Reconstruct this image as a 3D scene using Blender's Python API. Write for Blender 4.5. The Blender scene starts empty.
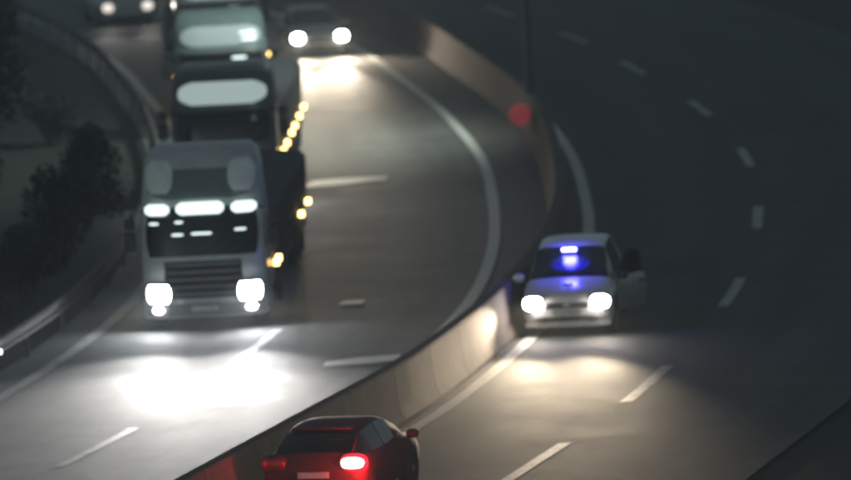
import bpy, bmesh, math, random
from mathutils import Vector, Matrix, noise
R = math.radians
random.seed(7)
scene = bpy.context.scene
col = scene.collection

# ------------------------------------------------------------------ camera
F_PX, CAM_H = 6600.0, 15.6                 # long lens from a high overbridge
PITCH = math.atan(695 / F_PX)
ROLL = R(3.0)
cam = bpy.data.cameras.new('camera')
cam_o = bpy.data.objects.new('camera', cam); col.objects.link(cam_o)
cam.sensor_width = 36.0
cam.lens = 36.0 * F_PX / 851.0
cam.clip_end = 3000
cam_o.location = (0, 0, CAM_H)
cam_o.rotation_euler = (Matrix.Rotation(R(90) - PITCH, 3, 'X') @ Matrix.Rotation(-ROLL, 3, 'Z')).to_euler()
cam.dof.use_dof = True
cam.dof.focus_distance = 92.0
cam.dof.aperture_fstop = 1.4
scene.camera = cam_o

# ------------------------------------------------------------------ night sky and moon-weak sun
world = bpy.data.worlds.new('World'); scene.world = world; world.use_nodes = True
wn = world.node_tree; wn.nodes.clear()
out = wn.nodes.new('ShaderNodeOutputWorld'); bg = wn.nodes.new('ShaderNodeBackground')
sky = wn.nodes.new('ShaderNodeTexSky'); sky.sky_type = 'NISHITA'; sky.sun_disc = False
sky.sun_elevation = R(8); sky.sun_rotation = R(200)
hs = wn.nodes.new('ShaderNodeHueSaturation'); hs.inputs['Saturation'].default_value = 0.35
wn.links.new(sky.outputs[0], hs.inputs['Color']); tint = wn.nodes.new('ShaderNodeMix'); tint.data_type = 'RGBA'; tint.blend_type = 'MULTIPLY'; tint.inputs['Factor'].default_value = 1
tint.inputs['B'].default_value = (0.76, 0.96, 1.06, 1)
wn.links.new(hs.outputs[0], tint.inputs['A']); wn.links.new(tint.outputs['Result'], bg.inputs[0])
wn.links.new(bg.outputs[0], out.inputs[0])
bg.inputs[1].default_value = 0.042
sl = bpy.data.lights.new('moonlight', 'SUN'); sl.energy = 0.05; sl.angle = R(12); sl.color = (0.85, 1.0, 0.97)
so = bpy.data.objects.new('moonlight', sl); col.objects.link(so)
so.rotation_euler = (R(50), 0, R(20))
scene.view_settings.view_transform = 'Standard'; scene.view_settings.look = 'None'
scene.view_settings.exposure = 0.0; scene.view_settings.gamma = 1.0
scene.render.engine = 'CYCLES'

# ------------------------------------------------------------------ helpers
def tag(o, label=None, cat=None, group=None, kind=None):
    if label: o['label'] = label
    if cat: o['category'] = cat
    if group: o['group'] = group
    if kind: o['kind'] = kind
    return o

def thing(name, label, cat, loc=(0, 0, 0), rz=0.0, group=None):
    o = bpy.data.objects.new(name, None); col.objects.link(o)
    o.empty_display_size = 0.3
    o.location = loc; o.rotation_euler = (0, 0, rz)
    return tag(o, label, cat, group)

def mat(name, base, rough=0.6, metal=0.0, noise_scale=None, noise_amt=0.25, bump=0.0, bump_scale=60.0,
        emit=None, estr=0.0, spec=0.5, coat=0.0, rough_var=0.0):
    m = bpy.data.materials.new(name); m.use_nodes = True
    nt = m.node_tree; p = nt.nodes['Principled BSDF']
    p.inputs['Base Color'].default_value = (*base, 1); p.inputs['Roughness'].default_value = rough
    p.inputs['Metallic'].default_value = metal; p.inputs['Specular IOR Level'].default_value = spec
    p.inputs['Coat Weight'].default_value = coat; p.inputs['Coat Roughness'].default_value = 0.12
    if emit: 
        p.inputs['Emission Color'].default_value = (*emit, 1); p.inputs['Emission Strength'].default_value = estr
    if noise_scale or bump or rough_var:
        tc = nt.nodes.new('ShaderNodeTexCoord')
    if noise_scale:
        n = nt.nodes.new('ShaderNodeTexNoise'); n.inputs['Scale'].default_value = noise_scale; n.inputs['Detail'].default_value = 6
        n.inputs['Roughness'].default_value = 0.65
        nt.links.new(tc.outputs['Object'], n.inputs['Vector'])
        r = nt.nodes.new('ShaderNodeValToRGB')
        r.color_ramp.elements[0].position = 0.3; r.color_ramp.elements[1].position = 0.72
        r.color_ramp.elements[0].color = (*[c * (1 - noise_amt) for c in base], 1)
        r.color_ramp.elements[1].color = (*[min(1, c * (1 + noise_amt)) for c in base], 1)
        nt.links.new(n.outputs['Fac'], r.inputs['Fac']); nt.links.new(r.outputs[0], p.inputs['Base Color'])
        if rough_var:
            mr = nt.nodes.new('ShaderNodeMapRange')
            mr.inputs['To Min'].default_value = rough - rough_var; mr.inputs['To Max'].default_value = rough + rough_var
            nt.links.new(n.outputs['Fac'], mr.inputs['Value']); nt.links.new(mr.outputs[0], p.inputs['Roughness'])
    if bump:
        b = nt.nodes.new('ShaderNodeTexNoise'); b.inputs['Scale'].default_value = bump_scale; b.inputs['Detail'].default_value = 3
        nt.links.new(tc.outputs['Object'], b.inputs['Vector'])
        bn = nt.nodes.new('ShaderNodeBump'); bn.inputs['Strength'].default_value = bump; bn.inputs['Distance'].default_value = 0.02
        nt.links.new(b.outputs['Fac'], bn.inputs['Height']); nt.links.new(bn.outputs[0], p.inputs['Normal'])
    return m

def asphalt(name, base, lanes=2):
    m = mat(name, base, rough=0.76, noise_scale=0.5, noise_amt=0.45, bump=0.5, bump_scale=25, rough_var=0.12)
    nt = m.node_tree; p = nt.nodes['Principled BSDF']
    ramp = [n for n in nt.nodes if n.type == 'VALTORGB'][0]
    tc = [n for n in nt.nodes if n.type == 'TEX_COORD'][0]
    # aggregate speckle and long worn streaks on top of the broad mottling
    f = nt.nodes.new('ShaderNodeTexNoise'); f.inputs['Scale'].default_value = 9; f.inputs['Detail'].default_value = 8
    nt.links.new(tc.outputs['Object'], f.inputs['Vector'])
    mr = nt.nodes.new('ShaderNodeMapRange'); mr.inputs['To Min'].default_value = 0.7; mr.inputs['To Max'].default_value = 1.3
    nt.links.new(f.outputs['Fac'], mr.inputs['Value'])
    mx = nt.nodes.new('ShaderNodeMix'); mx.data_type = 'RGBA'; mx.blend_type = 'MULTIPLY'; mx.inputs['Factor'].default_value = 1
    nt.links.new(ramp.outputs[0], mx.inputs['A']); nt.links.new(mr.outputs[0], mx.inputs['B'])
    # tyre-darkened wheel tracks along each lane, broken up by noise
    uvn = nt.nodes.new('ShaderNodeUVMap'); sp = nt.nodes.new('ShaderNodeSeparateXYZ'); nt.links.new(uvn.outputs[0], sp.inputs[0])
    mu = nt.nodes.new('ShaderNodeMath'); mu.operation = 'MULTIPLY'; mu.inputs[1].default_value = lanes*4*math.pi; nt.links.new(sp.outputs['X'], mu.inputs[0])
    sn = nt.nodes.new('ShaderNodeMath'); sn.operation = 'COSINE'; nt.links.new(mu.outputs[0], sn.inputs[0])
    ln_n = nt.nodes.new('ShaderNodeTexNoise'); ln_n.inputs['Scale'].default_value = 1.0; ln_n.inputs['Detail'].default_value = 5
    mp_ = nt.nodes.new('ShaderNodeMapping'); mp_.inputs['Scale'].default_value = (14, 0.12, 1); nt.links.new(uvn.outputs[0], mp_.inputs[0]); nt.links.new(mp_.outputs[0], ln_n.inputs['Vector'])
    ad = nt.nodes.new('ShaderNodeMath'); ad.operation = 'MULTIPLY_ADD'; ad.inputs[1].default_value = 0.16; ad.inputs[2].default_value = 0.5
    nt.links.new(sn.outputs[0], ad.inputs[0])
    ad2 = nt.nodes.new('ShaderNodeMath'); ad2.operation = 'MULTIPLY_ADD'; ad2.inputs[1].default_value = 0.9; nt.links.new(ln_n.outputs['Fac'], ad2.inputs[0]); nt.links.new(ad.outputs[0], ad2.inputs[2])
    mx2 = nt.nodes.new('ShaderNodeMix'); mx2.data_type = 'RGBA'; mx2.blend_type = 'MULTIPLY'; mx2.inputs['Factor'].default_value = 1
    nt.links.new(mx.outputs['Result'], mx2.inputs['A']); nt.links.new(ad2.outputs[0], mx2.inputs['B'])
    nt.links.new(mx2.outputs['Result'], p.inputs['Base Color'])
    return m
def worn_paint(name, base, under, amount):
    m = mat(name, base, 0.6, noise_scale=6, noise_amt=0.25, bump=0.3)
    nt = m.node_tree; p = nt.nodes['Principled BSDF']; ramp = [n for n in nt.nodes if n.type == 'VALTORGB'][0]; tc = [n for n in nt.nodes if n.type == 'TEX_COORD'][0]
    n = nt.nodes.new('ShaderNodeTexNoise'); n.inputs['Scale'].default_value = 3.2; n.inputs['Detail'].default_value = 9; n.inputs['Roughness'].default_value = 0.75
    nt.links.new(tc.outputs['Object'], n.inputs['Vector'])
    r = nt.nodes.new('ShaderNodeValToRGB'); r.color_ramp.elements[0].position = amount; r.color_ramp.elements[1].position = amount+0.1
    nt.links.new(n.outputs['Fac'], r.inputs['Fac'])
    mx = nt.nodes.new('ShaderNodeMix'); mx.data_type = 'RGBA'; mx.inputs['A'].default_value = (*under, 1)
    nt.links.new(r.outputs[0], mx.inputs['Factor']); nt.links.new(ramp.outputs[0], mx.inputs['B']); nt.links.new(mx.outputs['Result'], p.inputs['Base Color'])
    return m

class MB:
    def __init__(s): s.v = []; s.f = []
    def box(s, x0, x1, y0, y1, z0, z1):
        b = len(s.v)
        s.v += [(x0,y0,z0),(x1,y0,z0),(x1,y1,z0),(x0,y1,z0),(x0,y0,z1),(x1,y0,z1),(x1,y1,z1),(x0,y1,z1)]
        s.f += [tuple(b+i for i in q) for q in ((0,3,2,1),(4,5,6,7),(0,1,5,4),(1,2,6,5),(2,3,7,6),(3,0,4,7))]
        return s
    def loft(s, rings, cap=True, closed=True):
        b = len(s.v); n = len(rings[0])
        for r in rings: s.v += [tuple(p) for p in r]
        m = n if closed else n - 1
        for i in range(len(rings) - 1):
            for j in range(m):
                k = (j + 1) % n
                s.f.append((b+i*n+j, b+i*n+k, b+(i+1)*n+k, b+(i+1)*n+j))
        if cap:
            s.f.append(tuple(b+j for j in reversed(range(n))))
            s.f.append(tuple(b+(len(rings)-1)*n+j for j in range(n)))
        return s
    def tube(s, pts, rad, n=8):
        rings = []
        pts = [Vector(p) for p in pts]
        rads = rad if isinstance(rad, (list, tuple)) else [rad]*len(pts)
        for i, p in enumerate(pts):
            d = (pts[min(i+1, len(pts)-1)] - pts[max(i-1, 0)]).normalized()
            a = d.cross(Vector((0,0,1)) if abs(d.z) < 0.9 else Vector((1,0,0))).normalized(); c = d.cross(a)
            rings.append([p + (a*math.cos(t*2*math.pi/n) + c*math.sin(t*2*math.pi/n))*rads[i] for t in range(n)])
        return s.loft(rings)
    def lathe_x(s, prof, n=24, cx=0, cy=0, cz=0):       # profile of (x, radius) turned round the X axis
        rings = [[(cx+x, cy+r*math.cos(t*2*math.pi/n), cz+r*math.sin(t*2*math.pi/n)) for t in range(n)] for x, r in prof]
        return s.loft(rings)
    def build(s, name, m, parent=None, smooth=35, bevel=0.0, fix=True):
        me = bpy.data.meshes.new(name); me.from_pydata(s.v, [], s.f)
        if fix:
            bm = bmesh.new(); bm.from_mesh(me); bmesh.ops.recalc_face_normals(bm, faces=bm.faces[:]); bm.to_mesh(me); bm.free()
        me.materials.append(m)
        if smooth:
            me.shade_smooth(); me.set_sharp_from_angle(angle=R(smooth))
        o = bpy.data.objects.new(name, me); col.objects.link(o); o.parent = parent
        if bevel:
            bv = o.modifiers.new('bevel', 'BEVEL'); bv.width = bevel; bv.segments = 2; bv.limit_method = 'ANGLE'; bv.angle_limit = R(40)
        return o

def share(o, parent, loc=(0,0,0), rz=0, scale=(1,1,1)):   # another piece with the same mesh
    c = o.copy(); col.objects.link(c); c.parent = parent; c.location = loc; c.rotation_euler = (0,0,rz); c.scale = scale
    return c

def spline(pts):
    ys = [p[0] for p in pts]; xs = [p[1] for p in pts]; n = len(pts)
    m = [0]*n
    for i in range(n):
        a, b = max(0, i-1), min(n-1, i+1)
        m[i] = (xs[b]-xs[a])/(ys[b]-ys[a])
    def f(y):
        if y <= ys[0]: return xs[0]+m[0]*(y-ys[0])
        if y >= ys[-1]: return xs[-1]+m[-1]*(y-ys[-1])
        i = max(k for k in range(n-1) if ys[k] <= y)
        h = ys[i+1]-ys[i]; t = (y-ys[i])/h
        return ((2*t**3-3*t*t+1)*xs[i] + (t**3-2*t*t+t)*h*m[i] + (-2*t**3+3*t*t)*xs[i+1] + (t**3-t*t)*h*m[i+1])
    return f

# ------------------------------------------------------------------ the line of the road (x across, y away from the bridge)
D = spline([(20,-35),(40,-24.6),(60,-15.6),(80,-7.6),(95,-2.6),(110.9,1.6),(120.2,3.85),(134.8,6.26),(149.35,7.58),(163.9,8.09),
            (178.6,7.63),(193.6,6.33),(206.1,5.0),(225,1.9),(250,-3.4),(280,-11.5),(320,-26),(370,-49),(420,-78)])
wR = spline([(20,3.35),(110,3.35),(128,3.4),(146,3.75),(160,4.18),(180,4.3),(420,4.3)])
wM = spline([(20,2.0),(134,2.0),(150,2.15),(165,2.25),(180,2.45),(420,2.6)])
Rl = lambda y: D(y) - wR(y)               # inner edge line, right carriageway
Ll = lambda y: Rl(y) - wM(y)              # inner edge line, left carriageway
Ln = lambda y: Ll(y) - 3.55               # lane line, left carriageway
Le = lambda y: Ll(y) - 7.35 - 0.004*max(0, y-130)   # outer edge line, left carriageway
Re = lambda y: D(y) + 3.75 + 3.5*max(0, min(1, (y-140)/60))                # outer edge, right carriageway
def yaw(f, y): return math.atan((f(y+2)-f(y-2))/4.0)

YS = [20+4*i for i in range(13)] + [72+2*i for i in range(95)] + [262+6*i for i in range(27)]
def strip(f0, f1, z, ys=YS, cols=1):
    mb = MB(); n = cols+1
    for y in ys:
        a, b = f0(y), f1(y)
        for k in range(n): mb.v.append((a+(b-a)*k/cols, y, z))
    for i in range(len(ys)-1):
        for k in range(cols): mb.f.append((i*n+k, i*n+k+1, (i+1)*n+k+1, (i+1)*n+k))
    mb.uvc = cols
    return mb
def add_uv(o, cols, ys):                      # u across the carriageway, v metres along it
    me = o.data; uv = me.uv_layers.new(name='UVMap'); n = cols+1
    for lp_ in me.loops:
        i = lp_.vertex_index; uv.data[lp_.index].uv = ((i % n)/cols, ys[i//n])

M = {}
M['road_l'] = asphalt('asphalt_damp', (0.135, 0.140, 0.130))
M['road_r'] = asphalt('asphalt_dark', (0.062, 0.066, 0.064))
M['paint_bar'] = mat('transverse_paint', (0.85,0.85,0.82), 0.6, noise_scale=4, noise_amt=0.2, bump=0.2)
M['tar'] = mat('tar_repair', (0.047,0.050,0.049), 0.78, noise_scale=2, noise_amt=0.4, bump=0.4)
M['median'] = mat('median_concrete', (0.11, 0.105, 0.09), 0.75, noise_scale=1.2, noise_amt=0.35, bump=0.3)
M['paint'] = worn_paint('road_paint', (0.78, 0.77, 0.70), (0.2,0.2,0.18), 0.34)
M['paint_worn'] = worn_paint('road_paint_worn', (0.52, 0.53, 0.50), (0.12,0.125,0.12), 0.38)
M['grass'] = mat('verge_grass', (0.026, 0.03, 0.02), 0.95, noise_scale=2.0, noise_amt=0.5, bump=0.8, bump_scale=18)
M['concrete'] = mat('barrier_concrete', (0.13, 0.098, 0.073), 0.88, noise_scale=1.6, noise_amt=0.35, bump=0.4, bump_scale=30)
M['galv'] = mat('galvanised_steel', (0.11, 0.113, 0.116), 0.7, metal=0.4, noise_scale=3, noise_amt=0.3)
M['pole'] = mat('pole_steel', (0.07, 0.075, 0.08), 0.55, metal=0.4, noise_scale=4)
M['leaf'] = mat('leaves', (0.026, 0.034, 0.022), 0.85, noise_scale=1.5, noise_amt=0.5)
M['leaf2'] = mat('leaves_dark', (0.022, 0.03, 0.02), 0.85, noise_scale=1.5, noise_amt=0.5)
M['bark'] = mat('bark', (0.05, 0.04, 0.03), 0.9, noise_scale=8, bump=0.6)
M['white'] = mat('white_car_paint', (0.72, 0.70, 0.68), 0.35, coat=0.6, noise_scale=2, noise_amt=0.12)
M['silver'] = mat('silver_car_paint', (0.42, 0.42, 0.42), 0.32, metal=0.35, coat=0.6, noise_scale=2, noise_amt=0.12)
M['red'] = mat('red_car_paint', (0.085, 0.005, 0.008), 0.7, coat=0.0, noise_scale=3, noise_amt=0.2)
M['cab1'] = mat('truck_paint_grey', (0.50, 0.53, 0.53), 0.4, coat=0.4, noise_scale=1.5, noise_amt=0.2)
M['cab2'] = mat('truck_paint_dark', (0.10, 0.115, 0.12), 0.4, coat=0.4, noise_scale=1.5, noise_amt=0.2)
M['cab3'] = mat('truck_paint_teal', (0.15, 0.20, 0.20), 0.4, coat=0.4, noise_scale=1.5, noise_amt=0.2)
M['tarp'] = mat('trailer_tarpaulin', (0.025, 0.028, 0.032), 0.7, noise_scale=1.5, noise_amt=0.4, bump=0.5, bump_scale=6)
M['trailer'] = mat('trailer_steel', (0.045, 0.045, 0.045), 0.55, noise_scale=2.5, noise_amt=0.4)
M['black'] = mat('black_plastic', (0.02, 0.02, 0.021), 0.55, noise_scale=5, noise_amt=0.3)
M['trim'] = mat('grey_trim', (0.20, 0.20, 0.21), 0.45, noise_scale=5, noise_amt=0.2)
M['tyre'] = mat('tyre_rubber', (0.018, 0.018, 0.018), 0.85, noise_scale=10, bump=0.4)
M['rim'] = mat('wheel_rim', (0.40, 0.40, 0.41), 0.35, metal=0.8, noise_scale=10)
M['glass'] = mat('dark_glass', (0.006, 0.009, 0.010), 0.08, spec=0.5)
M['mirror'] = mat('mirror_glass', (0.5, 0.52, 0.55), 0.05, metal=1.0)
M['plate'] = mat('number_plate', (0.55, 0.54, 0.48), 0.5, noise_scale=9)
M['mud'] = mat('pale_mudguard', (0.55, 0.5, 0.47), 0.5, noise_scale=4)
M['lens_t'] = mat('truck_headlight_lens', (0.8,0.8,0.8), 0.2, emit=(0.93, 0.96, 1.0), estr=90)
M['lens_w'] = mat('warm_headlight_lens', (0.8,0.8,0.8), 0.2, emit=(1.0, 0.95, 0.9), estr=70)
M['lens_p'] = mat('police_headlight_lens', (0.8,0.8,0.8), 0.2, emit=(1.0, 0.93, 0.90), estr=70)
M['lens_far'] = mat('dim_headlight_lens', (0.8,0.8,0.8), 0.2, emit=(1.0, 0.90, 0.80), estr=1.3)
M['amber'] = mat('amber_lamp', (0.8,0.5,0.1), 0.3, emit=(1.0, 0.64, 0.20), estr=9.0)
M['visor'] = mat('visor_lamp', (0.8,0.85,0.82), 0.3, emit=(0.82, 1.0, 0.96), estr=1.6)
M['board2'] = mat('glow_headboard', (0.6,0.65,0.62), 0.35, emit=(0.80, 1.0, 0.94), estr=0.42)  # forehead brightness put into the board as emission
M['board3'] = mat('dim_glow_headboard', (0.45,0.5,0.5), 0.35, emit=(0.75, 1.0, 0.98), estr=0.08)
M['board1'] = mat('faint_glow_headboard', (0.46,0.51,0.48), 0.35, emit=(0.78, 1.0, 0.9), estr=0.015)  # board with a faint glow put into its colour
M['glow_strip'] = mat('glow_strip', (0.8,0.85,0.82), 0.3, emit=(0.85, 1.0, 0.97), estr=1.2)  # glow for painted windscreen glints and for the corner lamp strips
M['tail'] = mat('tail_lamp', (0.6,0.05,0.05), 0.25, emit=(1.0, 0.42, 0.38), estr=14.0)
M['tail_glow'] = mat('tail_lamp_edge', (0.5,0.02,0.03), 0.25, emit=(1.0, 0.03, 0.06), estr=0.9)
M['blue_core'] = mat('blue_lamp_core', (0.5,0.5,1), 0.3, emit=(0.62, 0.62, 1.0), estr=9.0)
M['blue'] = mat('blue_lamp_lens', (0.05,0.05,0.9), 0.3, emit=(0.02, 0.01, 1.0), estr=1.6)
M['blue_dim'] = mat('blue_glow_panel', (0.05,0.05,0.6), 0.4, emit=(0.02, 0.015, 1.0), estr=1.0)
M['pale_panel'] = mat('pale_corner_panel', (0.80,0.84,0.80), 0.4, noise_scale=3, noise_amt=0.15)
M['tail_off'] = mat('unlit_tail_lamp', (0.25,0.01,0.015), 0.3, noise_scale=8)
M['red_disc'] = mat('red_marker', (0.55,0.10,0.11), 0.5, emit=(1.0, 0.12, 0.14), estr=0.13)
M['marker'] = mat('glow_reflector', (0.8,0.8,0.8), 0.3, emit=(1.0, 1.0, 0.95), estr=3.0)  # reflector plate, returned light put in as emission
M['lamp'] = mat('street_lamp_lens', (0.8,0.8,0.7), 0.3, emit=(0.85, 1.0, 0.9), estr=20)
M['cabin'] = mat('cabin_interior', (0.09,0.09,0.095), 0.8, noise_scale=5)

m = bpy.data.materials.new('windscreen_glass'); m.use_nodes = True; nt = m.node_tree; nt.nodes.clear()
o_ = nt.nodes.new('ShaderNodeOutputMaterial'); mx_ = nt.nodes.new('ShaderNodeMixShader'); fr_ = nt.nodes.new('ShaderNodeFresnel'); fr_.inputs['IOR'].default_value = 1.3
tr_ = nt.nodes.new('ShaderNodeBsdfTransparent'); tr_.inputs['Color'].default_value = (0.8,0.84,0.84,1); gl_ = nt.nodes.new('ShaderNodeBsdfGlossy'); gl_.inputs['Roughness'].default_value = 0.22
nt.links.new(fr_.outputs[0], mx_.inputs[0]); nt.links.new(tr_.outputs[0], mx_.inputs[1]); nt.links.new(gl_.outputs[0], mx_.inputs[2]); nt.links.new(mx_.outputs[0], o_.inputs[0])
M['clear'] = m

def spot(parent, loc, power, colr, pitch=4.0, size=70, blend=0.9, rad=0.09, yawdeg=0.0, wide=2.6):
    l = bpy.data.lights.new('headlight_beam', 'SPOT'); l.energy = power; l.color = colr
    l.spot_size = R(size); l.spot_blend = blend; l.shadow_soft_size = rad
    o = bpy.data.objects.new('headlight_beam', l); col.objects.link(o); o.parent = parent
    o.location = loc; o.rotation_euler = (R(90-pitch), 0, R(180+yawdeg)); o.scale = (wide, 1, 1)
    return o

# ------------------------------------------------------------------ the setting
g = MB(); N = 40
for i in range(2):
    pass
g.v = [(-450,-100,-0.06),(450,-100,-0.06),(450,900,-0.06),(-450,900,-0.06)]; g.f = [(0,1,2,3)]
tag(g.build('ground', M['grass'], smooth=0), kind='structure')
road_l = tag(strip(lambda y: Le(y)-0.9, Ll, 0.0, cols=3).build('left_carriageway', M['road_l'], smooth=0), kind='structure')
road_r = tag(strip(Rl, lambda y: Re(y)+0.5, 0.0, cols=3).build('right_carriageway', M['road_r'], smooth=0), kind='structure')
add_uv(road_l, 3, YS); add_uv(road_r, 3, YS)
median = tag(strip(Ll, Rl, 0.0, cols=1).build('central_reserve', M['median'], smooth=0), kind='structure')
LW = 0.13
strip(lambda y: Ll(y)-LW, lambda y: Ll(y)+LW, 0.006).build('edge_line', M['paint'], road_l, smooth=0)
strip(lambda y: Rl(y)-LW, lambda y: Rl(y)+LW, 0.006).build('edge_line', M['paint'], road_r, smooth=0)
strip(lambda y: Le(y)-LW, lambda y: Le(y)+LW, 0.006).build('edge_line', M['paint_worn'], road_l, smooth=0)

def dash(f, y, ln, w, road, m):
    ys = [y-ln/2+ln*i/4 for i in range(5)]
    strip(lambda t: f(t)-w/2, lambda t: f(t)+w/2, 0.006, ys).build('lane_dash', m, road, smooth=0)
for y in (67.2,81.7,96.3,110.9,120.8,134.8,149.35,163.9,178.6,193.4,206.3,219.5,233,247,261):
    dash(D, y, 4.9, 0.23, road_r, M['paint_worn'])
for y in (72,88,102,116.0,130.2,214,228,242,256):
    dash(Ln, y, 4.6, 0.2, road_l, M['paint_worn'])
# short transverse bars across the inner lane
def bar(pts, m=None):
    b = MB(); n = len(pts)//2
    b.v = [(x, y, 0.007) for x, y in pts]; b.f = [tuple(range(len(pts)))]
    b.build('transverse_bar', m or M['paint_bar'], road_l, smooth=0)
bar([(-3.05,161.9),(-2.2,162.0),(-0.9,162.9),(-0.85,163.7),(-2.0,163.8),(-2.7,163.6)])
bar([(-2.1,125.9),(-1.2,126.0),(-0.62,126.3),(-0.6,127.2),(-1.4,127.0),(-2.05,126.6)])
bar([(-1.9,136.2),(-1.4,136.2),(-1.3,136.8),(-1.75,136.85)])

# tar repairs
def tar(f, x0, x1, y0, y1, road):
    o = strip(lambda t: f(t)+x0, lambda t: f(t)+x1, 0.003, [y0+(y1-y0)*i/4 for i in range(5)]).build('tar_patch', M['tar'], road, smooth=0)
tar(D, -0.9, 1.0, 152.0, 153.2, road_r); tar(D, -2.6, -0.6, 138, 142, road_r); 
tar(D, 0.5, 3.2, 170, 178, road_r)
# median barrier in precast sections
bar_t = thing('median_barrier', 'long curved concrete barrier between the two carriageways', 'barrier', (0,0,0))
Bc = lambda y: Rl(y) - 0.62
prof = [(-0.31,0.004),(-0.31,0.09),(-0.20,0.30),(-0.13,0.98),(-0.10,1.02),(0.10,1.02),(0.13,0.98),(0.20,0.30),(0.31,0.09),(0.31,0.004)]
y = 60.0
while y < 300:
    y1 = y + 3.0
    rings = []
    for t in (y+0.012, y+1, y+2, y1-0.012):
        a = yaw(Bc, t); cx = Bc(t)
        rings.append([(cx+px*math.cos(a), t-px*math.sin(a), pz) for px, pz in prof])
    MB().loft(rings).build('barrier_section', M['concrete'], bar_t, smooth=25)
    y = y1

# guardrail on the outside of the left carriageway
gr = thing('guardrail', 'galvanised steel guardrail along the outer edge beside the shrubs', 'guardrail', (0,0,0))
Gl = lambda y: Le(y) - 0.75
gy = [70+2*i for i in range(110)]
for k, (za, zb) in enumerate([(0,0)]):
    prof2 = [(0.02,0.44),(0.07,0.47),(0.07,0.52),(0.01,0.56),(0.01,0.62),(0.07,0.66),(0.07,0.71),(0.02,0.75),(-0.01,0.75),(-0.01,0.44)]
    MB().loft([[(Gl(t)+px, t, pz) for px, pz in prof2] for t in gy]).build('rail', M['galv'], gr, smooth=30)
pm = MB().box(-0.07,0.0,-0.05,0.05,-0.06,0.72).build('post', M['galv'], gr, smooth=0); pm.location = (Gl(70)-0.02, 70, 0)
for i in range(1, 55):
    t = 70+4*i; share(pm, gr, (Gl(t)-0.02, t, 0))

# lamp post with a red marker disc at its foot
px_, py_ = Bc(174.0), 174.0
lp = thing('lamp_post', 'tall dark lamp post in the barrier line standing out of the top of the barrier', 'lamp post', (px_, py_, 1.021))
MB().tube([(0,0,0),(0,0,0.35)], [0.13,0.12], 12).build('base', M['pole'], lp)
MB().tube([(0,0,0.3),(0,0,5),(0,0,9.4)], [0.105,0.085,0.06], 12).build('pole', M['pole'], lp)
MB().tube([(0,0,9.3),(-0.25,0,9.75),(-0.9,0,10.0),(-2.2,0,10.1)], [0.05,0.05,0.045,0.04], 10).build('arm', M['pole'], lp)
hd = MB().loft([[(-2.1,-0.06,10.06),(-2.1,0.06,10.06),(-2.1,0.06,10.16),(-2.1,-0.06,10.16)],
                [(-2.3,-0.15,10.03),(-2.3,0.15,10.03),(-2.3,0.13,10.2),(-2.3,-0.13,10.2)],
                [(-2.85,-0.14,10.03),(-2.85,0.14,10.03),(-2.85,0.1,10.16),(-2.85,-0.1,10.16)]]).build('luminaire', M['pole'], lp)
MB().box(-2.8,-2.35,-0.11,0.11,10.005,10.028).build('lens', M['lamp'], hd)
md = thing('marker_disc', 'round red marker disc on the barrier below the lamp post', 'marker', (Bc(171.5)-0.42, 171.5, 0.70))
MB().loft([[(0.29*r*math.cos(a*math.pi/14), dy, 0.29*r*math.sin(a*math.pi/14)) for a in range(28)] for dy, r in ((-0.02,0.9),(-0.05,1.0),(-0.08,1.0),(-0.11,0.88))]).build('disc', M['red_disc'], md)
MB().box(-0.03,0.30,-0.02,0.05,-0.06,0.06).build('bracket', M['pole'], md)
ll = bpy.data.lights.new('street_light', 'SPOT'); ll.energy = 6500; ll.color = (0.86,1.0,0.9); ll.spot_size = R(130); ll.spot_blend = 0.8; ll.shadow_soft_size = 0.4
lo = bpy.data.objects.new('street_light', ll); col.objects.link(lo); lo.parent = lp; lo.location = (-2.57,0,9.98); lo.rotation_euler = (0, R(45), 0)

# ------------------------------------------------------------------ trucks
def wheel(parent, x, y, r, w, side, name='wheel'):
    s = side
    wv = MB().lathe_x([(-w/2,r*0.80),(-w/2,r*0.93),(-w/2+0.03,r),(w/2-0.03,r),(w/2,r*0.93),(w/2,r*0.62),(w/2-0.05,r*0.6)], 24)
    e = wv.build('wheel', M['tyre'], parent); e.location = (x, y, r+0.006); e.rotation_euler = (0,0,0 if s > 0 else math.pi)
    rm = MB().lathe_x([(w/2-0.07,r*0.60),(w/2-0.02,r*0.58),(w/2-0.05,r*0.45),(w/2-0.04,r*0.22),(w/2-0.01,r*0.18),(w/2-0.01,0.01)], 20)
    rm.build('rim', M['rim'], e)
    return e

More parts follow.
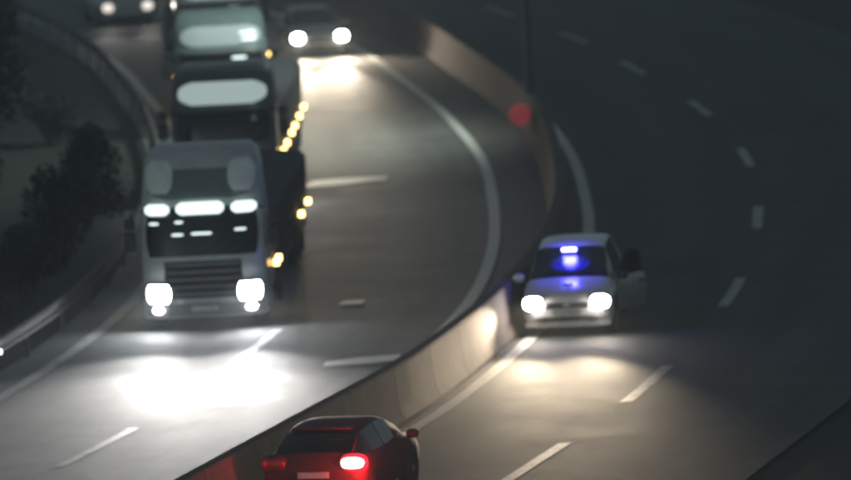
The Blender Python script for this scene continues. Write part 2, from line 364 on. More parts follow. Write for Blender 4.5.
def truck(label, loc, rz, H, cab, board, markers, lamps3=False, beams=False, corner_lamps=False, body_h=2.1, tl=16.3, lit=True):
    T = thing('articulated_truck', label, 'truck', loc, rz, 'trucks queueing in the outer lane')
    k = H/3.65
    zp = spline([(0.26,0.10),(0.45,0.02),(0.9,0.0),(1.5,0.02),(2.0,0.12),(2.5*k,0.26),(2.9*k,0.42),(3.3*k,0.72),(3.55*k,1.15),(H,1.7)])
    wd = lambda z: 1.25 - max(0, z-2.2)*0.07
    def Fy(u, z):                                # cab front, u in -1..1 across
        return zp(z) + 0.30*abs(u)**5
    us = [-1,-0.97,-0.92,-0.84,-0.7,-0.45,-0.2,0,0.2,0.45,0.7,0.84,0.92,0.97,1]
    zs = [0.26,0.45,0.7,0.95,1.25,1.5,1.75,2.0,2.25,2.5*k,2.7*k,2.9*k,3.1*k,3.3*k,3.45*k,3.55*k,3.61*k,H]
    rings = []
    for z in zs:
        w = wd(z) * (1 if z < 3.4*k else (0.97 if z < 3.5*k else (0.93 if z < 3.6*k else 0.86)))
        rings.append([(u*w, Fy(u, z), z) for u in us] + [(w, 2.2, z), (-w, 2.2, z)])
    MB().loft(rings).build('cab', cab, T, smooth=45)
    def patch(name, x0, x1, z0, z1, m, off=0.012, th=0.03, parent=T, nu=6, nz=4, inset=0.0):
        mb = MB(); rows = []
        for a in range(nz+1):
            z = z0+(z1-z0)*a/nz; w = wd(z); row = []
            sh = inset*abs(2*a/nz-1)**3
            for b in range(nu+1):
                x = x0+sh+(x1-x0-2*sh)*b/nu
                row.append((x, Fy(max(-1, min(1, x/w)), z)-off, z))
            rows.append(row)
        n = nu+1
        for r in rows: mb.v += r
        bk = len(mb.v)
        for r in rows: mb.v += [(x, y+th, z) for x, y, z in r]
        for a in range(nz):
            for b in range(nu):
                q = (a*n+b, a*n+b+1, (a+1)*n+b+1, (a+1)*n+b); mb.f.append(q); mb.f.append(tuple(bk+i for i in reversed(q)))
        edge = [b for b in range(n)] + [a*n+nu for a in range(1, nz+1)] + [nz*n+b for b in reversed(range(nu))] + [a*n for a in reversed(range(1, nz))]
        for i in range(len(edge)):
            p, q = edge[i], edge[(i+1) % len(edge)]; mb.f.append((p, bk+p, bk+q, q))
        return mb.build(name, m, parent, smooth=40)
    ws = patch('windscreen', -1.14, 1.14, 1.52, 2.42*k, M['glass'], nu=12, inset=0.05)
    for s in (-1, 1):
        MB().tube([(s*0.25-0.02, Fy(0,1.54)-0.05, 1.53),(s*0.25+0.45, Fy(0.4,1.66)-0.045, 1.64),(s*0.25+0.75, Fy(0.5,1.9)-0.045, 1.88)], 0.012, 6).build('wiper', M['black'], ws)
    # forehead with its board and lamps
    hb = patch('headboard', -1.08, 1.08, 2.66*k, 3.24*k, board, off=0.03, th=0.06, nu=12, nz=8, inset=0.34)
    patch('sun_visor', -1.16, 1.16, 2.43*k, 2.50*k, M['black'], off=0.10, th=0.10, nu=12, nz=2)
    if lamps3:
        for s in (-1, 1):
            a, b = sorted((s*0.56, s*1.12))
            patch('corner_panel', a, b, 2.78, 3.42, M['pale_panel'], off=0.045, th=0.06, nu=8, nz=6, inset=0.12)
        for a, b, z0, z1 in ((-1.15,-0.63,2.36,2.58),(-0.50,0.48,2.36,2.60),(0.62,1.14,2.36,2.58)):
            patch('visor_lamp', a, b, z0, z1, M['visor'], off=0.135, th=0.05, nu=8, nz=4, inset=0.1)
        for a, b, z0 in ((-0.62,-0.36,1.93),(-0.22,0.22,1.94),(0.66,0.92,1.99),(-1.08,-0.86,2.16),(-0.55,-0.36,2.18)):  # windscreen reflections built as small glowing strips
            patch('glow_strip', a, b, z0, z0+0.055, M['glow_strip'], off=0.018, th=0.02, nu=3, nz=2, parent=ws, inset=0.04)
    if corner_lamps:
        for z0, a in ((2.98*k,0.50),(2.80*k,0.55),(2.28*k,0.28),(2.14*k,0.34)):
            patch('visor_lamp', a, a+0.42, z0, z0+0.07, M['glow_strip'], off=0.11, th=0.03, nu=6, nz=2, inset=0.05)
    # grille, bumper, lights
    gr_ = patch('grille', -0.78, 0.78, 0.66, 1.42, M['black'], nu=8)
    for i in range(5):
        z = 0.72+0.15*i
        patch('grille_slat', -0.74, 0.74, z, z+0.06, M['trim'], off=0.05, th=0.035, parent=gr_, nu=8, nz=1)
    patch('bumper', -1.22, 1.22, 0.30, 0.56, M['trim'], off=0.06, th=0.1, nu=14, nz=3)
    patch('number_plate', -0.27, 0.27, 0.40, 0.51, M['plate'], off=0.07, th=0.015, nu=2, nz=1)
    for s in (-1, 1):
        a, b = sorted((s*0.66, s*1.20))
        h = patch('headlight', a, b, 0.56, 0.99, M['black'], off=0.03, th=0.05, nu=6, nz=4, inset=0.05)
        a, b = sorted((s*0.69, s*1.17))
        patch('lens', a, b, 0.59, 0.95, M['lens_t'] if lit else M['mirror'], off=0.05, th=0.03, nu=6, nz=4, parent=h, inset=0.05)
        a, b = sorted((s*0.85, s*1.05))
        patch('fog_lamp', a, b, 0.38, 0.50, M['lens_t'] if beams else M['trim'], off=0.075, th=0.02, nu=4, nz=4, inset=0.04)
        # doors, side glass, mirrors, steps
        xs = s*1.25
        dr = MB().box(*sorted((xs+s*0.002, xs+s*0.014)), 0.50, 1.75, 0.62, 2.36).build('door', cab, T, bevel=0.004)
        MB().box(*sorted((xs-s*0.03, xs+s*0.018)), 0.60, 1.60, 1.55, 2.25).build('side_window', M['glass'], dr)
        MB().box(*sorted((xs+s*0.014, xs+s*0.04)), 1.45, 1.65, 1.25, 1.30).build('handle', M['black'], dr)
        MB().box(*sorted((xs-s*0.2, xs+s*0.02)), 0.62, 1.2, 0.34, 0.40).build('step', M['black'], T)
        ma = MB().tube([(s*1.18,0.32,2.45*k),(s*1.42,0.22,2.42*k),(s*1.46,0.22,1.55)], 0.022, 6).build('mirror', M['black'], T)
        MB().box(s*1.46-0.12, s*1.46+0.12, 0.17, 0.29, 1.62, 2.05).build('mirror_housing', M['black'], ma, bevel=0.03)
        MB().box(s*1.46-0.11, s*1.46+0.11, 0.17, 0.28, 2.09, 2.32).build('mirror_housing', M['black'], ma, bevel=0.03)
        MB().box(s*1.46-0.10, s*1.46+0.10, 0.291, 0.296, 1.66, 2.01).build('mirror_glass', M['mirror'], ma)
        wheel(T, s*1.05, 1.40, 0.50, 0.32, s)
        wheel(T, s*1.02, 4.75, 0.50, 0.50, s)
        for yy in (tl-4.6, tl-3.3, tl-2.0): wheel(T, s*1.04, yy, 0.49, 0.38, s)
        if beams:
            spot(T, (s*0.95, -0.07, 0.75), beams, (0.97,0.95,0.93), pitch=1.5, size=21, blend=1.0, yawdeg=0, wide=2.6)
            spot(T, (s*0.95, -0.07, 0.75), beams*1.7, (1.0,0.95,0.90), pitch=2.9, size=8.5, blend=1.0, wide=4.5)
            spot(T, (s*0.95, -0.07, 0.75), beams*0.02, (0.94,0.96,1.0), pitch=12, size=110, blend=1.0, wide=1)
    # chassis and trailer
    for s in (-1, 1): MB().box(s*0.45-0.06, s*0.45+0.06, 1.6, tl-0.3, 0.80, 1.02).build('chassis_rail', M['trailer'], T)
    MB().box(*(0.7,1.2), 2.7, 3.9, 0.45, 0.98).build('fuel_tank', M['rim'], T, bevel=0.1)
    bh = body_h
    tb = MB().loft([[(-1.22,yy,1.06),(1.22,yy,1.06),(1.25,yy,1.5),(1.25,yy,bh-0.12),(1.15,yy,bh-0.02),(0,yy,bh+0.09),(-1.15,yy,bh-0.02),(-1.25,yy,bh-0.12),(-1.25,yy,1.5)]
                    for yy in (2.75,2.85,tl-0.1,tl)]).build('trailer_body', M['tarp'], T, smooth=30)
    n = int((tl-3)/0.95)
    rb = None
    for i in range(n+1):
        yy = 3.0+(tl-3.3)*i/n
        if rb is None:
            rb = MB(); 
            rb.loft([[(-1.27,dy,1.1),(-1.27,dy,bh-0.1),(-1.16,dy,bh+0.01),(0,dy,bh+0.12),(1.16,dy,bh+0.01),(1.27,dy,bh-0.1),(1.27,dy,1.1)] for dy in (-0.035,0.035)], cap=False)
            rb = rb.build('body_rib', M['trailer'], tb, smooth=0); rb.location = (0,yy,0)
        else: share(rb, tb, (0,yy,0))
    for s in (-1, 1):
        MB().box(*sorted((s*1.20, s*1.255)), 2.9, tl-0.05, 0.96, 1.05).build('side_rail', M['trailer'], T)
        MB().box(*sorted((s*1.16, s*1.22)), 5.6, tl-5.4, 0.50, 0.60).build('side_guard', M['galv'], T)
        MB().box(*sorted((s*1.16, s*1.22)), 5.6, tl-5.4, 0.72, 0.82).build('side_guard', M['galv'], T)
        mg = MB(); yc = tl-2.0
        arc = [(yc+0.60*math.cos(a), 0.50+0.60*math.sin(a)) for a in [math.pi*t/8 for t in range(9)]]
        mg.loft([[(s*0.84,a,b),(s*1.262,a,b),(s*1.262,a,b+0.03),(s*0.84,a,b+0.03)] for a, b in arc])
        mg.build('mudguard', M['mud'], T)
        for my in markers:
            mk = MB().box(*sorted((s*1.256, s*1.37)), my-0.13, my+0.13, 0.95, 1.07).build('side_marker_lamp', M['amber'], T, bevel=0.01)
    MB().box(-1.2,1.2, tl-0.25, tl-0.15, 0.45, 0.60).build('underrun_bar', M['galv'], T)
    return T

t1 = truck('grey truck at the front of the queue with three white lamps above its windscreen', (-4.53,132.9,0), -R(2.3), 3.65, M['cab1'], M['cab3'],
           [2.9,3.7,12.6,15.4], lamps3=True, beams=4600)
t2 = truck('dark truck second in the queue with a bright white board above its windscreen', (-4.74,158.6,0), -R(1.5), 3.32, M['cab2'], M['board2'],
           [2.8,4.8,7.6,9.6,12.4,15.2], body_h=2.2)
t3 = truck('teal grey truck third in the queue with paired lamp strips at one corner', (-5.25,177.6,0), R(1.5), 3.32, M['cab3'], M['board3'],
           [4.0,8.0,12.0,15.4], corner_lamps=True, body_h=2.2, lit=False)
t4 = truck('truck at the back of the queue, partly cut by the top edge', (-5.85,197.0,0), R(4.0), 3.32, M['cab1'], M['board2'],
           [], corner_lamps=True, body_h=2.3, lit=False)

# ------------------------------------------------------------------ cars
# stations: y, floor, half width, belt height, top height, half width of roof
def car(name, label, cat, loc, rz, paint, st, i_cowl, i_head, i_rear0, i_rear1, wheels, wr=0.32, group=None, cabin=False):
    C = thing(name, label, cat, loc, rz, group)
    rings = []
    for (yy, zb, w, zl, zt, wt) in st:
        h = zl-zb
        half = [(0,zb),(0.80*w,zb),(0.95*w,zb+0.07),(w,zb+0.32*h),(w,zb+0.72*h),(0.965*w,zl-0.02),(0.93*w,zl+0.012)]
        m6 = half[-1]
        half += [(m6[0]+(wt-m6[0])*0.5+0.012, m6[1]+(zt-0.05-m6[1])*0.5), (wt, zt-0.05 if zt-zl > 0.15 else zl+0.75*(zt-zl)), (wt*0.82, zt-0.012 if zt-zl > 0.15 else zl+0.9*(zt-zl)), (wt*0.45, zt), (0, zt+0.004)]
        ring = [(x, yy, z) for x, z in half] + [(-x, yy, z) for x, z in reversed(half[1:-1])]
        rings.append(ring)
    n = len(rings[0])
    body = MB().loft(rings)
    if cabin:                                    # a real opening under the windscreen and a dark lining behind it
        hole = set()
        for i in range(i_cowl, i_head):
            for j in range(8, 14): hole.add((i*n+j, i*n+(j+1) % n, (i+1)*n+(j+1) % n, (i+1)*n+j))
        body.f = [q for q in body.f if tuple(q) not in hole]
    body.build('body', paint, C, smooth=50)
    if cabin:
        lin = MB().loft([[(x*0.955, yy+(0.02 if i == i_cowl else 0), 0.62+(z-0.62)*0.955) for x, yy, z in rings[i]] for i in range(i_cowl, i_rear1)])
        m_ = i_head-i_cowl; hole = set()
        for i in range(m_):
            for j in range(8, 14): hole.add((i*n+j, i*n+(j+1) % n, (i+1)*n+(j+1) % n, (i+1)*n+j))
        lin.f = [q for q in lin.f if tuple(q) not in hole]
        ln_ = lin.build('cabin_lining', M['cabin'], C, smooth=0)
        ys = rings[i_cowl][0][1]
        MB().loft([[(x*0.74, yy, z) for yy, z in ((ys+0.12,0.70),(ys+0.12,1.03),(ys+0.55,1.02),(ys+0.62,0.92),(ys+0.62,0.70))] for x in (-1,-0.5,0,0.5,1)]).build('dashboard', M['cabin'], C)
        for s in (-1, 1):
            seat_ = MB().loft([[(s*0.36+x, ys+1.35+dy, z) for x in (-0.23,0.23)] + [(s*0.36+x, ys+1.50+dy, z) for x in (0.23,-0.23)] for z, dy in ((0.45,-0.12),(0.7,-0.04),(1.0,0.05),(1.12,0.08))]).build('seat', M['black'], C, bevel=0.04)
            MB().box(s*0.36-0.12, s*0.36+0.12, ys+1.46, ys+1.56, 1.15, 1.32).build('headrest', M['black'], seat_, bevel=0.03)
    def glass(nm, i0, i1, js, parent=C, m=M['glass'], off=0.008, shrink=0.03):
        mb = MB()
        P = [[Vector(p) for p in r] for r in rings]
        vs = {}
        i0s = range(i0, i1+1)
        def nrm(i, j):
            a = P[min(i+1, i1)][j]-P[max(i-1, i0)][j]; jj = js.index(j)
            b = P[i][js[min(jj+1, len(js)-1)]]-P[i][js[max(jj-1, 0)]]
            nn = a.cross(b)
            if nn.length < 1e-6: return Vector((0,0,1))
            nn.normalize()
            c = Vector((0, (st[0][0]+st[-1][0])/2, 0.6))
            return nn if nn.dot(P[i][j]-c) > 0 else -nn
        cen = Vector((0,0,0)); cnt = 0
        for i in i0s:
            for j in js: cen += P[i][j]; cnt += 1
        cen /= cnt
        for i in i0s:
            for j in js:
                p = P[i][j]; q = p+(cen-p)*shrink
                vs[(i,j,0)] = len(mb.v); mb.v.append(tuple(q+nrm(i,j)*off))
                vs[(i,j,1)] = len(mb.v); mb.v.append(tuple(q-nrm(i,j)*0.02))
        for i in list(i0s)[:-1]:
            for a, b in zip(js, js[1:]):
                mb.f.append((vs[(i,a,0)],vs[(i,b,0)],vs[(i+1,b,0)],vs[(i+1,a,0)])); mb.f.append((vs[(i,a,1)],vs[(i+1,a,1)],vs[(i+1,b,1)],vs[(i,b,1)]))
        bd = [(i0,j) for j in js] + [(i,js[-1]) for i in range(i0+1,i1+1)] + [(i1,j) for j in reversed(js[:-1])] + [(i,js[0]) for i in range(i1-1,i0,-1)]
        for a, b in zip(bd, bd[1:]+bd[:1]): mb.f.append((vs[(*a,0)],vs[(*a,1)],vs[(*b,1)],vs[(*b,0)]))
        return mb.build(nm, m, parent, smooth=40)
    top = [8,9,10,11,12,13,14]
    wsn = glass('windscreen', i_cowl, i_head, top, shrink=0.012 if cabin else 0.035, m=M['clear'] if cabin else M['glass'])
    glass('rear_window', i_rear0, i_rear1, top, shrink=0.08)
    R_, L_ = [6,7,8], [14,15,16]
    mid = (i_head+i_rear0)//2
    for js in (R_, L_):
        glass('side_window', i_head, mid, js, shrink=0.06); glass('side_window', mid, i_rear0, js, shrink=0.06)
        glass('quarter_window', i_cowl, i_head, js, shrink=0.14)
    for s in (-1, 1):
        for wy in wheels:
            w = max(t[2] for t in st)
            arch = MB().lathe_x([(-0.1,wr+0.06),(0.004,wr+0.06),(0.004,0.02)], 24).build('wheel_arch', M['black'], C)
            arch.location = (s*(w+0.002), wy, wr+0.02); arch.rotation_euler = (0,0,0 if s > 0 else math.pi)
            wheel(C, s*(w-0.09), wy, wr, 0.22, s)
    C['_'] = 0; del C['_']
    return C, wsn, rings

def pod(name, c, r, m, parent, n=14, p=2.6):         # rounded lens
    mb = MB(); rings = []
    for a in range(1, 8):
        th = math.pi*a/8; rr = math.sin(th)**(2/p); rings.append([(c[0]+r[0]*rr*math.copysign(abs(math.cos(2*math.pi*t/n))**(2/p), math.cos(2*math.pi*t/n)),
            c[1]-r[1]*math.copysign(abs(math.cos(th))**(2/p), math.cos(th)), c[2]+r[2]*rr*math.copysign(abs(math.sin(2*math.pi*t/n))**(2/p), math.sin(2*math.pi*t/n))) for t in range(n)])
    return mb.loft(rings).build(name, m, parent, smooth=60)

# --- the white police car facing the bridge in the right carriageway
st_p = [(0.02,0.30,0.62,0.56,0.60,0.50),(0.06,0.24,0.74,0.66,0.71,0.58),(0.16,0.21,0.84,0.74,0.81,0.66),(0.45,0.20,0.89,0.84,0.92,0.74),(0.85,0.20,0.91,0.91,1.00,0.76),(1.05,0.20,0.91,0.94,1.05,0.77),
        (1.45,0.20,0.91,0.96,1.35,0.71),(1.85,0.20,0.91,0.97,1.58,0.66),(2.15,0.20,0.91,0.98,1.64,0.65),(2.9,0.20,0.91,0.99,1.67,0.65),(3.6,0.20,0.91,1.00,1.64,0.63),(4.1,0.21,0.90,1.00,1.58,0.61),(4.38,0.26,0.88,0.98,1.25,0.62),(4.5,0.32,0.84,0.92,1.02,0.62),(4.55,0.36,0.78,0.84,0.90,0.6)]
pc, p_ws, p_r = car('police_car', 'white police car with blue dashboard light and one front door open', 'car', (2.70,128.7,0), -R(6.0), M['white'], st_p, 5, 7, 10, 12, (0.85,3.65), 0.33, cabin=True)
for s in (-1, 1):
    h = pod('headlight', (s*0.66,0.09,0.66), (0.23,0.12,0.165), M['black'], pc)
    pod('lens', (s*0.66,0.045,0.665), (0.205,0.095,0.145), M['lens_p'], h)
    spot(pc, (s*0.66,-0.06,0.66), 4200, (1.0,0.80,0.56), pitch=1.5, size=22, blend=1.0, yawdeg=-3, wide=2.0)
    spot(pc, (s*0.66,-0.06,0.66), 120, (1.0,0.84,0.64), pitch=12, size=120, blend=1.0, wide=1)
    pod('fog_lamp', (s*0.56,0.03,0.36), (0.07,0.05,0.05), M['trim'], pc)
    mh = pod('mirror_housing', (s*1.03,1.28,1.04), (0.12,0.08,0.09), M['white'] if s < 0 else M['black'], pc)
    MB().box(*sorted((s*0.86,s*0.95)),1.26,1.32,0.99,1.03).build('mirror_arm', M['black'], mh)
gp = MB().box(-0.42,0.42,-0.005,0.08,0.55,0.66).build('grille', M['black'], pc, bevel=0.02)
for z in (0.575,0.605,0.635): MB().box(-0.40,0.40,-0.015,0.0,z-0.006,z+0.006).build('grille_slat', M['rim'], gp)
pod('badge', (0,-0.02,0.615), (0.06,0.02,0.05), M['rim'], pc)
lg = MB().box(-0.52,0.52,0.0,0.1,0.29,0.40).build('lower_grille', M['black'], pc, bevel=0.03)
MB().loft([[(x,yy,z) for yy, z in ((-0.05+0.16*abs(x/0.84)**4,0.19),(-0.05+0.16*abs(x/0.84)**4,0.27),(0.15+0.16*abs(x/0.84)**4,0.27),(0.15+0.16*abs(x/0.84)**4,0.19))] for x in [-0.84+0.12*i for i in range(15)]]).build('bumper_lip', M['white'], pc, smooth=40)
MB().box(-0.26,0.26,-0.03,-0.012,0.425,0.525).build('number_plate', M['plate'], pc)
pod('bonnet_emblem', (0.0,0.62,0.965), (0.10,0.13,0.012), M['mirror'], pc)
for x0 in (-0.35, 0.2): MB().tube([(x0,1.06,1.075),(x0-0.25,1.16,1.16),(x0-0.45,1.2,1.18)], 0.009, 6).build('wiper', M['black'], p_ws)
# blue lamp behind the top of the windscreen, its spill on the glass built as a glowing panel
bl = MB().box(-0.20,0.14,1.60,1.72,1.50,1.585).build('blue_lamp', M['blue'], pc, bevel=0.02)
MB().box(-0.17,0.11,1.585,1.598,1.505,1.575).build('lamp_core', M['blue_core'], bl)
bd_ = MB().loft([[(-0.03+0.40*r*math.cos(a*math.pi/10), yy, 1.27+0.17*r*math.sin(a*math.pi/10)) for a in range(20)] for yy, r in ((1.60,0.7),(1.63,1.0),(1.68,1.0),(1.70,0.7))]).build('lamp_glow_panel', M['blue_dim'], bl)
bp = bpy.data.lights.new('blue_flash', 'POINT'); bp.energy = 70; bp.color = (0.08,0.07,1.0); bp.shadow_soft_size = 0.14
bo = bpy.data.objects.new('blue_flash', bp); col.objects.link(bo); bo.parent = pc; bo.location = (-0.03,1.52,1.66)
# open front door, hinged at the front pillar
dr = MB().loft([[(t*1.02+0.0, -zo, z) for t in (0,0.25,0.5,0.75,1.0)] + [(t*1.02, -zo+0.07, z) for t in (1.0,0.75,0.5,0.25,0)] for z, zo in ((0.30,0.0),(0.36,0.03),(0.60,0.06),(0.85,0.05),(0.97,0.02))])
do = dr.build('front_door', M['silver'], pc, smooth=40); do.location = (0.91,1.42,0); do.rotation_euler = (0,0,R(64))
fr = MB().tube([(0.02,0.03,0.97),(0.42,0.06,1.38),(0.62,0.07,1.45),(0.98,0.05,1.43),(1.0,0.03,0.97)], 0.028, 8).build('window_frame', M['black'], do)
MB().loft([[(0.06,0.028,0.98),(0.44,0.052,1.36),(0.62,0.062,1.43),(0.96,0.046,1.41),(0.98,0.026,0.98)],[(0.06,0.036,0.98),(0.44,0.06,1.36),(0.62,0.07,1.43),(0.96,0.054,1.41),(0.98,0.034,0.98)]]).build('door_glass', M['glass'], do)
MB().box(0.78,0.96,-0.085,-0.055,0.80,0.84).build('handle', M['black'], do)

# --- oncoming white car, upper middle
st_w = [(0.02,0.32,0.60,0.54,0.58,0.48),(0.06,0.25,0.72,0.64,0.68,0.56),(0.16,0.21,0.82,0.71,0.77,0.64),(0.5,0.20,0.87,0.80,0.86,0.70),(1.0,0.20,0.89,0.86,0.93,0.72),(1.2,0.20,0.89,0.88,0.96,0.73),
        (1.6,0.20,0.89,0.90,1.20,0.67),(2.05,0.20,0.89,0.91,1.40,0.60),(2.3,0.20,0.89,0.92,1.44,0.59),(2.8,0.20,0.89,0.92,1.45,0.59),(3.3,0.20,0.89,0.92,1.42,0.58),(3.8,0.20,0.89,0.92,1.22,0.60),(4.15,0.22,0.87,0.92,1.02,0.66),(4.4,0.30,0.82,0.86,0.95,0.66),(4.48,0.36,0.74,0.78,0.86,0.6)]
def oncoming(label, loc, rz, paint, power, colr, lens):
    c, wsn, rg = car('oncoming_car', label, 'car', loc, rz, paint, st_w, 5, 7, 10, 12, (0.85,3.5), 0.31, 'oncoming cars with lit headlights')
    for s in (-1, 1):
        h = pod('headlight', (s*0.68,0.10,0.64), (0.22,0.12,0.17), M['black'], c)
        pod('lens', (s*0.68,0.05,0.645), (0.19,0.095,0.15), lens, h)
        spot(c, (s*0.68,-0.06,0.64), power, colr, pitch=1.5, size=18, blend=1.0, wide=1.2, yawdeg=-10)
        spot(c, (s*0.68,-0.06,0.64), power*0.1, colr, pitch=10, size=120, blend=1.0, wide=1)
        pod('mirror_housing', (s*1.0,1.42,0.98), (0.11,0.08,0.08), paint, c)
    g_ = MB().box(-0.42,0.42,0.0,0.08,0.50,0.62).build('grille', M['black'], c, bevel=0.02)
    for z in (0.53,0.56,0.59): MB().box(-0.40,0.40,-0.012,0.0,z-0.006,z+0.006).build('grille_slat', M['rim'], g_)
    MB().box(-0.6,0.6,-0.01,0.12,0.23,0.38).build('lower_grille', M['black'], c, bevel=0.03)
    MB().box(-0.26,0.26,-0.025,-0.011,0.40,0.49).build('number_plate', M['plate'], c)
    return c
oncoming('silver car with two dazzling headlights in the inner lane beside the barrier', (-2.93,203.4,0), R(7.5), M['silver'], 11000, (1.0,0.84,0.64), M['lens_w'])
oncoming('far car in the top left corner with small streaky headlights', (-9.6,222.0,0), R(12), M['silver'], 350, (1.0,0.92,0.82), M['lens_far'])

# --- red car driving away at the bottom edge (rear end faces the bridge)
st_r = [(0.0,0.40,0.70,0.62,0.70,0.55),(0.04,0.32,0.80,0.80,0.88,0.62),(0.12,0.26,0.85,0.90,1.02,0.64),(0.30,0.22,0.87,0.93,1.14,0.64),(0.72,0.20,0.88,0.93,1.30,0.60),(1.0,0.20,0.88,0.93,1.35,0.60),(1.5,0.20,0.88,0.92,1.375,0.61),(2.0,0.20,0.88,0.91,1.36,0.61),
        (2.3,0.20,0.88,0.90,1.32,0.62),(2.7,0.20,0.88,0.88,1.18,0.68),(3.1,0.20,0.88,0.86,0.94,0.72),(3.5,0.20,0.87,0.80,0.88,0.70),(3.85,0.22,0.82,0.70,0.77,0.62),(3.97,0.28,0.70,0.58,0.64,0.5)]
rc, r_ws, r_r = car('red_car', 'red hatchback with glowing tail lamp cut by the bottom edge', 'car', (-2.02,106.2,0), -R(14), M['red'], st_r, 2, 4, 8, 10, (0.65,3.15), 0.31)
for o in rc.children:
    if o.name.startswith('windscreen'): o.name = 'tailgate_window'
    elif o.name.startswith('rear_window'): o.name = 'windscreen'
for s in (-1, 1):
    h = pod('tail_lamp', (s*0.66,0.12,0.84), (0.24,0.13,0.17), M['tail_glow'] if s > 0 else M['red'], rc)
    pod('lens', (s*0.66,0.05,0.86), (0.20,0.10,0.10), M['tail'] if s > 0 else M['tail_off'], h)
    tl_ = bpy.data.lights.new('tail_glow', 'POINT'); tl_.energy = 110 if s > 0 else 2; tl_.color = (1.0,0.05,0.06); tl_.shadow_soft_size = 0.1
    to = bpy.data.objects.new('tail_glow', tl_); col.objects.link(to); to.parent = rc; to.location = (s*0.98,-0.16,0.90)
    pod('mirror_housing', (s*1.0,2.75,0.95), (0.11,0.08,0.08), M['red'], rc)
MB().box(-0.80,0.80,-0.05,0.06,0.36,0.56).build('bumper', M['red'], rc, bevel=0.05)
MB().box(-0.26,0.26,-0.02,0.02,0.62,0.72).build('number_plate', M['plate'], rc)
MB().tube([(0.0,0.42,1.22),(0.25,0.40,1.19),(0.45,0.42,1.20)], 0.010, 6).build('wiper', M['black'], rc)
MB().box(-0.5,0.5,0.66,0.86,1.32,1.36).build('roof_spoiler', M['red'], rc, bevel=0.015)

# ------------------------------------------------------------------ planting along the outer edge
def leaves(n, rx, ry, z0, z1, size, seed, lobes=7):
    rnd = random.Random(seed); mb = MB()
    cs = []
    for _ in range(lobes):
        a = rnd.uniform(0, 2*math.pi); q = rnd.uniform(0.1,0.62); 
        cs.append((q*rx*math.cos(a), q*ry*math.sin(a), z0+(z1-z0)*rnd.uniform(0.22,0.80), rnd.uniform(0.32,0.5)))
    for _ in range(n):
        cx, cy, cz, rr = rnd.choice(cs)
        d = Vector((rnd.gauss(0,1),rnd.gauss(0,1),rnd.gauss(0,1))).normalized()*(rnd.random()**0.4)
        p = Vector((cx+d.x*rr*rx, cy+d.y*rr*ry, cz+d.z*rr*(z1-z0)*0.55))
        p.z = max(0.05, p.z)
        a = Vector((rnd.gauss(0,1),rnd.gauss(0,1),rnd.gauss(0,0.6))).normalized(); b = a.orthogonal().normalized()
        b.rotate(Matrix.Rotation(rnd.uniform(0,6.28),3,a)); s = size*rnd.uniform(0.6,1.4)
        k = len(mb.v); mb.v += [tuple(p-a*s), tuple(p+b*s*0.45), tuple(p+a*s), tuple(p-b*s*0.45)]; mb.f.append((k,k+1,k+2,k+3))
    return mb
def shrub(label, x, y, r, h, seed, m):
    t = thing('shrub', label, 'shrub', (x,y,-0.06), random.Random(seed).uniform(0,6), 'shrubs behind the guardrail')
    st_ = MB(); rnd = random.Random(seed+50)
    for i in range(5):
        a = rnd.uniform(0,6.28); st_.tube([(0.05*math.cos(a),0.05*math.sin(a),0),(0.35*r*math.cos(a),0.35*r*math.sin(a),h*0.4),(0.6*r*math.cos(a),0.6*r*math.sin(a),h*0.75)], [0.035,0.025,0.01], 6)
    st_.build('stem', M['bark'], t)
    leaves(2600, r, r, 0.05, h, 0.085, seed, 9).build('foliage', m, t, smooth=0, fix=False)
def tree(label, x, y, r, h, seed, m):
    t = thing('tree', label, 'tree', (x,y,-0.06), 0, 'trees beyond the guardrail')
    tr = MB(); rnd = random.Random(seed+9)
    tr.tube([(0,0,0),(0.05,0,h*0.25),(-0.05,0.06,h*0.55),(0.05,0,h*0.85)], [0.17,0.14,0.10,0.03], 10)
    for i in range(8):
        a = i*0.8+rnd.uniform(0,0.5); z = h*rnd.uniform(0.28,0.6)
        tr.tube([(0,0,z),(0.4*r*math.cos(a),0.4*r*math.sin(a),z+0.12*h),(0.75*r*math.cos(a),0.75*r*math.sin(a),z+0.2*h)], [0.07,0.045,0.015], 6)
    tr.build('trunk', M['bark'], t)
    leaves(5200, r, r, h*0.22, h, 0.12, seed, 14).build('crown', m, t, smooth=0, fix=False)
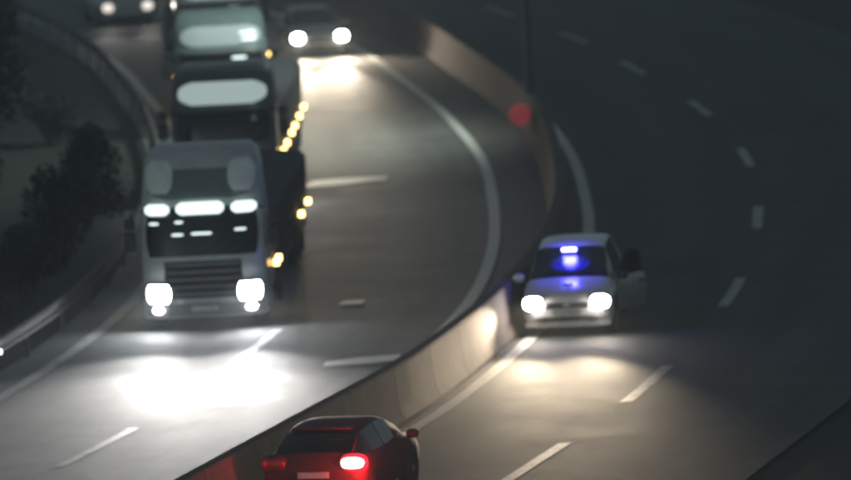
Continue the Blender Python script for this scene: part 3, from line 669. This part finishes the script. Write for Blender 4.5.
for i, (yy, dx, r, h, lab) in enumerate([
    (126, 1.5, 1.0, 1.5, 'low shrub behind the guardrail near the lower left corner'),
    (133, 1.8, 1.2, 1.9, 'rounded shrub behind the guardrail level with the front truck'),
    (140, 1.6, 1.1, 2.0, 'dark shrub behind the guardrail just past the front truck'),
    (147, 1.5, 1.2, 2.5, 'tall dark shrub behind the guardrail beside the front trailer'),
    (155, 1.4, 1.2, 2.6, 'tallest shrub behind the guardrail beside the second truck'),
    (178, 2.6, 1.2, 1.4, 'small shrub behind the guardrail beside the third truck'),
    (200, 3.2, 1.3, 1.5, 'farthest shrub behind the guardrail near the top edge')]):
    shrub(lab, Gl(yy)-dx, yy, r, h, 100+i, M['leaf'] if i % 2 else M['leaf2'])
for i, (yy, dx, r, h, lab) in enumerate([
    (131, 4.2, 2.0, 5.2, 'dark leafy tree at the left edge closest to the bridge'),
    (141, 4.0, 2.1, 6.0, 'dark leafy tree at the left edge, second from the bridge'),
    (152, 4.4, 2.1, 6.2, 'dark leafy tree at the left edge, third from the bridge'),
    (166, 5.2, 2.0, 5.6, 'dark leafy tree at the left edge, fourth from the bridge'),
    (186, 6.2, 2.2, 5.4, 'dark leafy tree in the top left, farthest from the bridge')]):
    tree(lab, Gl(yy)-dx, yy, r, h, 300+i, M['leaf2'] if i % 2 else M['leaf'])
# small white reflector on the guardrail, its glint put in as glow
mp = thing('glow_reflector', 'small white glowing reflector on the guardrail at the left edge', 'lamp', (Gl(126.0)+0.075, 126.0, 0.60))
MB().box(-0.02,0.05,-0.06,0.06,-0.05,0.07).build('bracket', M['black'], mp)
MB().loft([[(x,yy,z+0.05*abs(x)) for yy, z in ((-0.09,-0.03),(-0.062,-0.05),(-0.062,0.05),(-0.09,0.03))] for x in (-0.22,0.02,0.24)]).build('lamp', M['marker'], mp)  # reflector plate, its glint put in as glow

# ------------------------------------------------------------------ night haze
hz = MB().box(-455,455,-105,905,-1.06,19).build('haze', M['black'], smooth=0); tag(hz, 'thin night haze lying over the whole road', 'haze', kind='stuff')
hm = bpy.data.materials.new('night_haze'); hm.use_nodes = True; hm.node_tree.nodes.clear()
ho = hm.node_tree.nodes.new('ShaderNodeOutputMaterial'); hv = hm.node_tree.nodes.new('ShaderNodeVolumePrincipled')
hv.inputs['Color'].default_value = (0.82,0.92,1.0,1); hv.inputs['Density'].default_value = 0.0012; hv.inputs['Anisotropy'].default_value = 0.3
hm.node_tree.links.new(hv.outputs[0], ho.inputs['Volume']); hz.data.materials.clear(); hz.data.materials.append(hm)
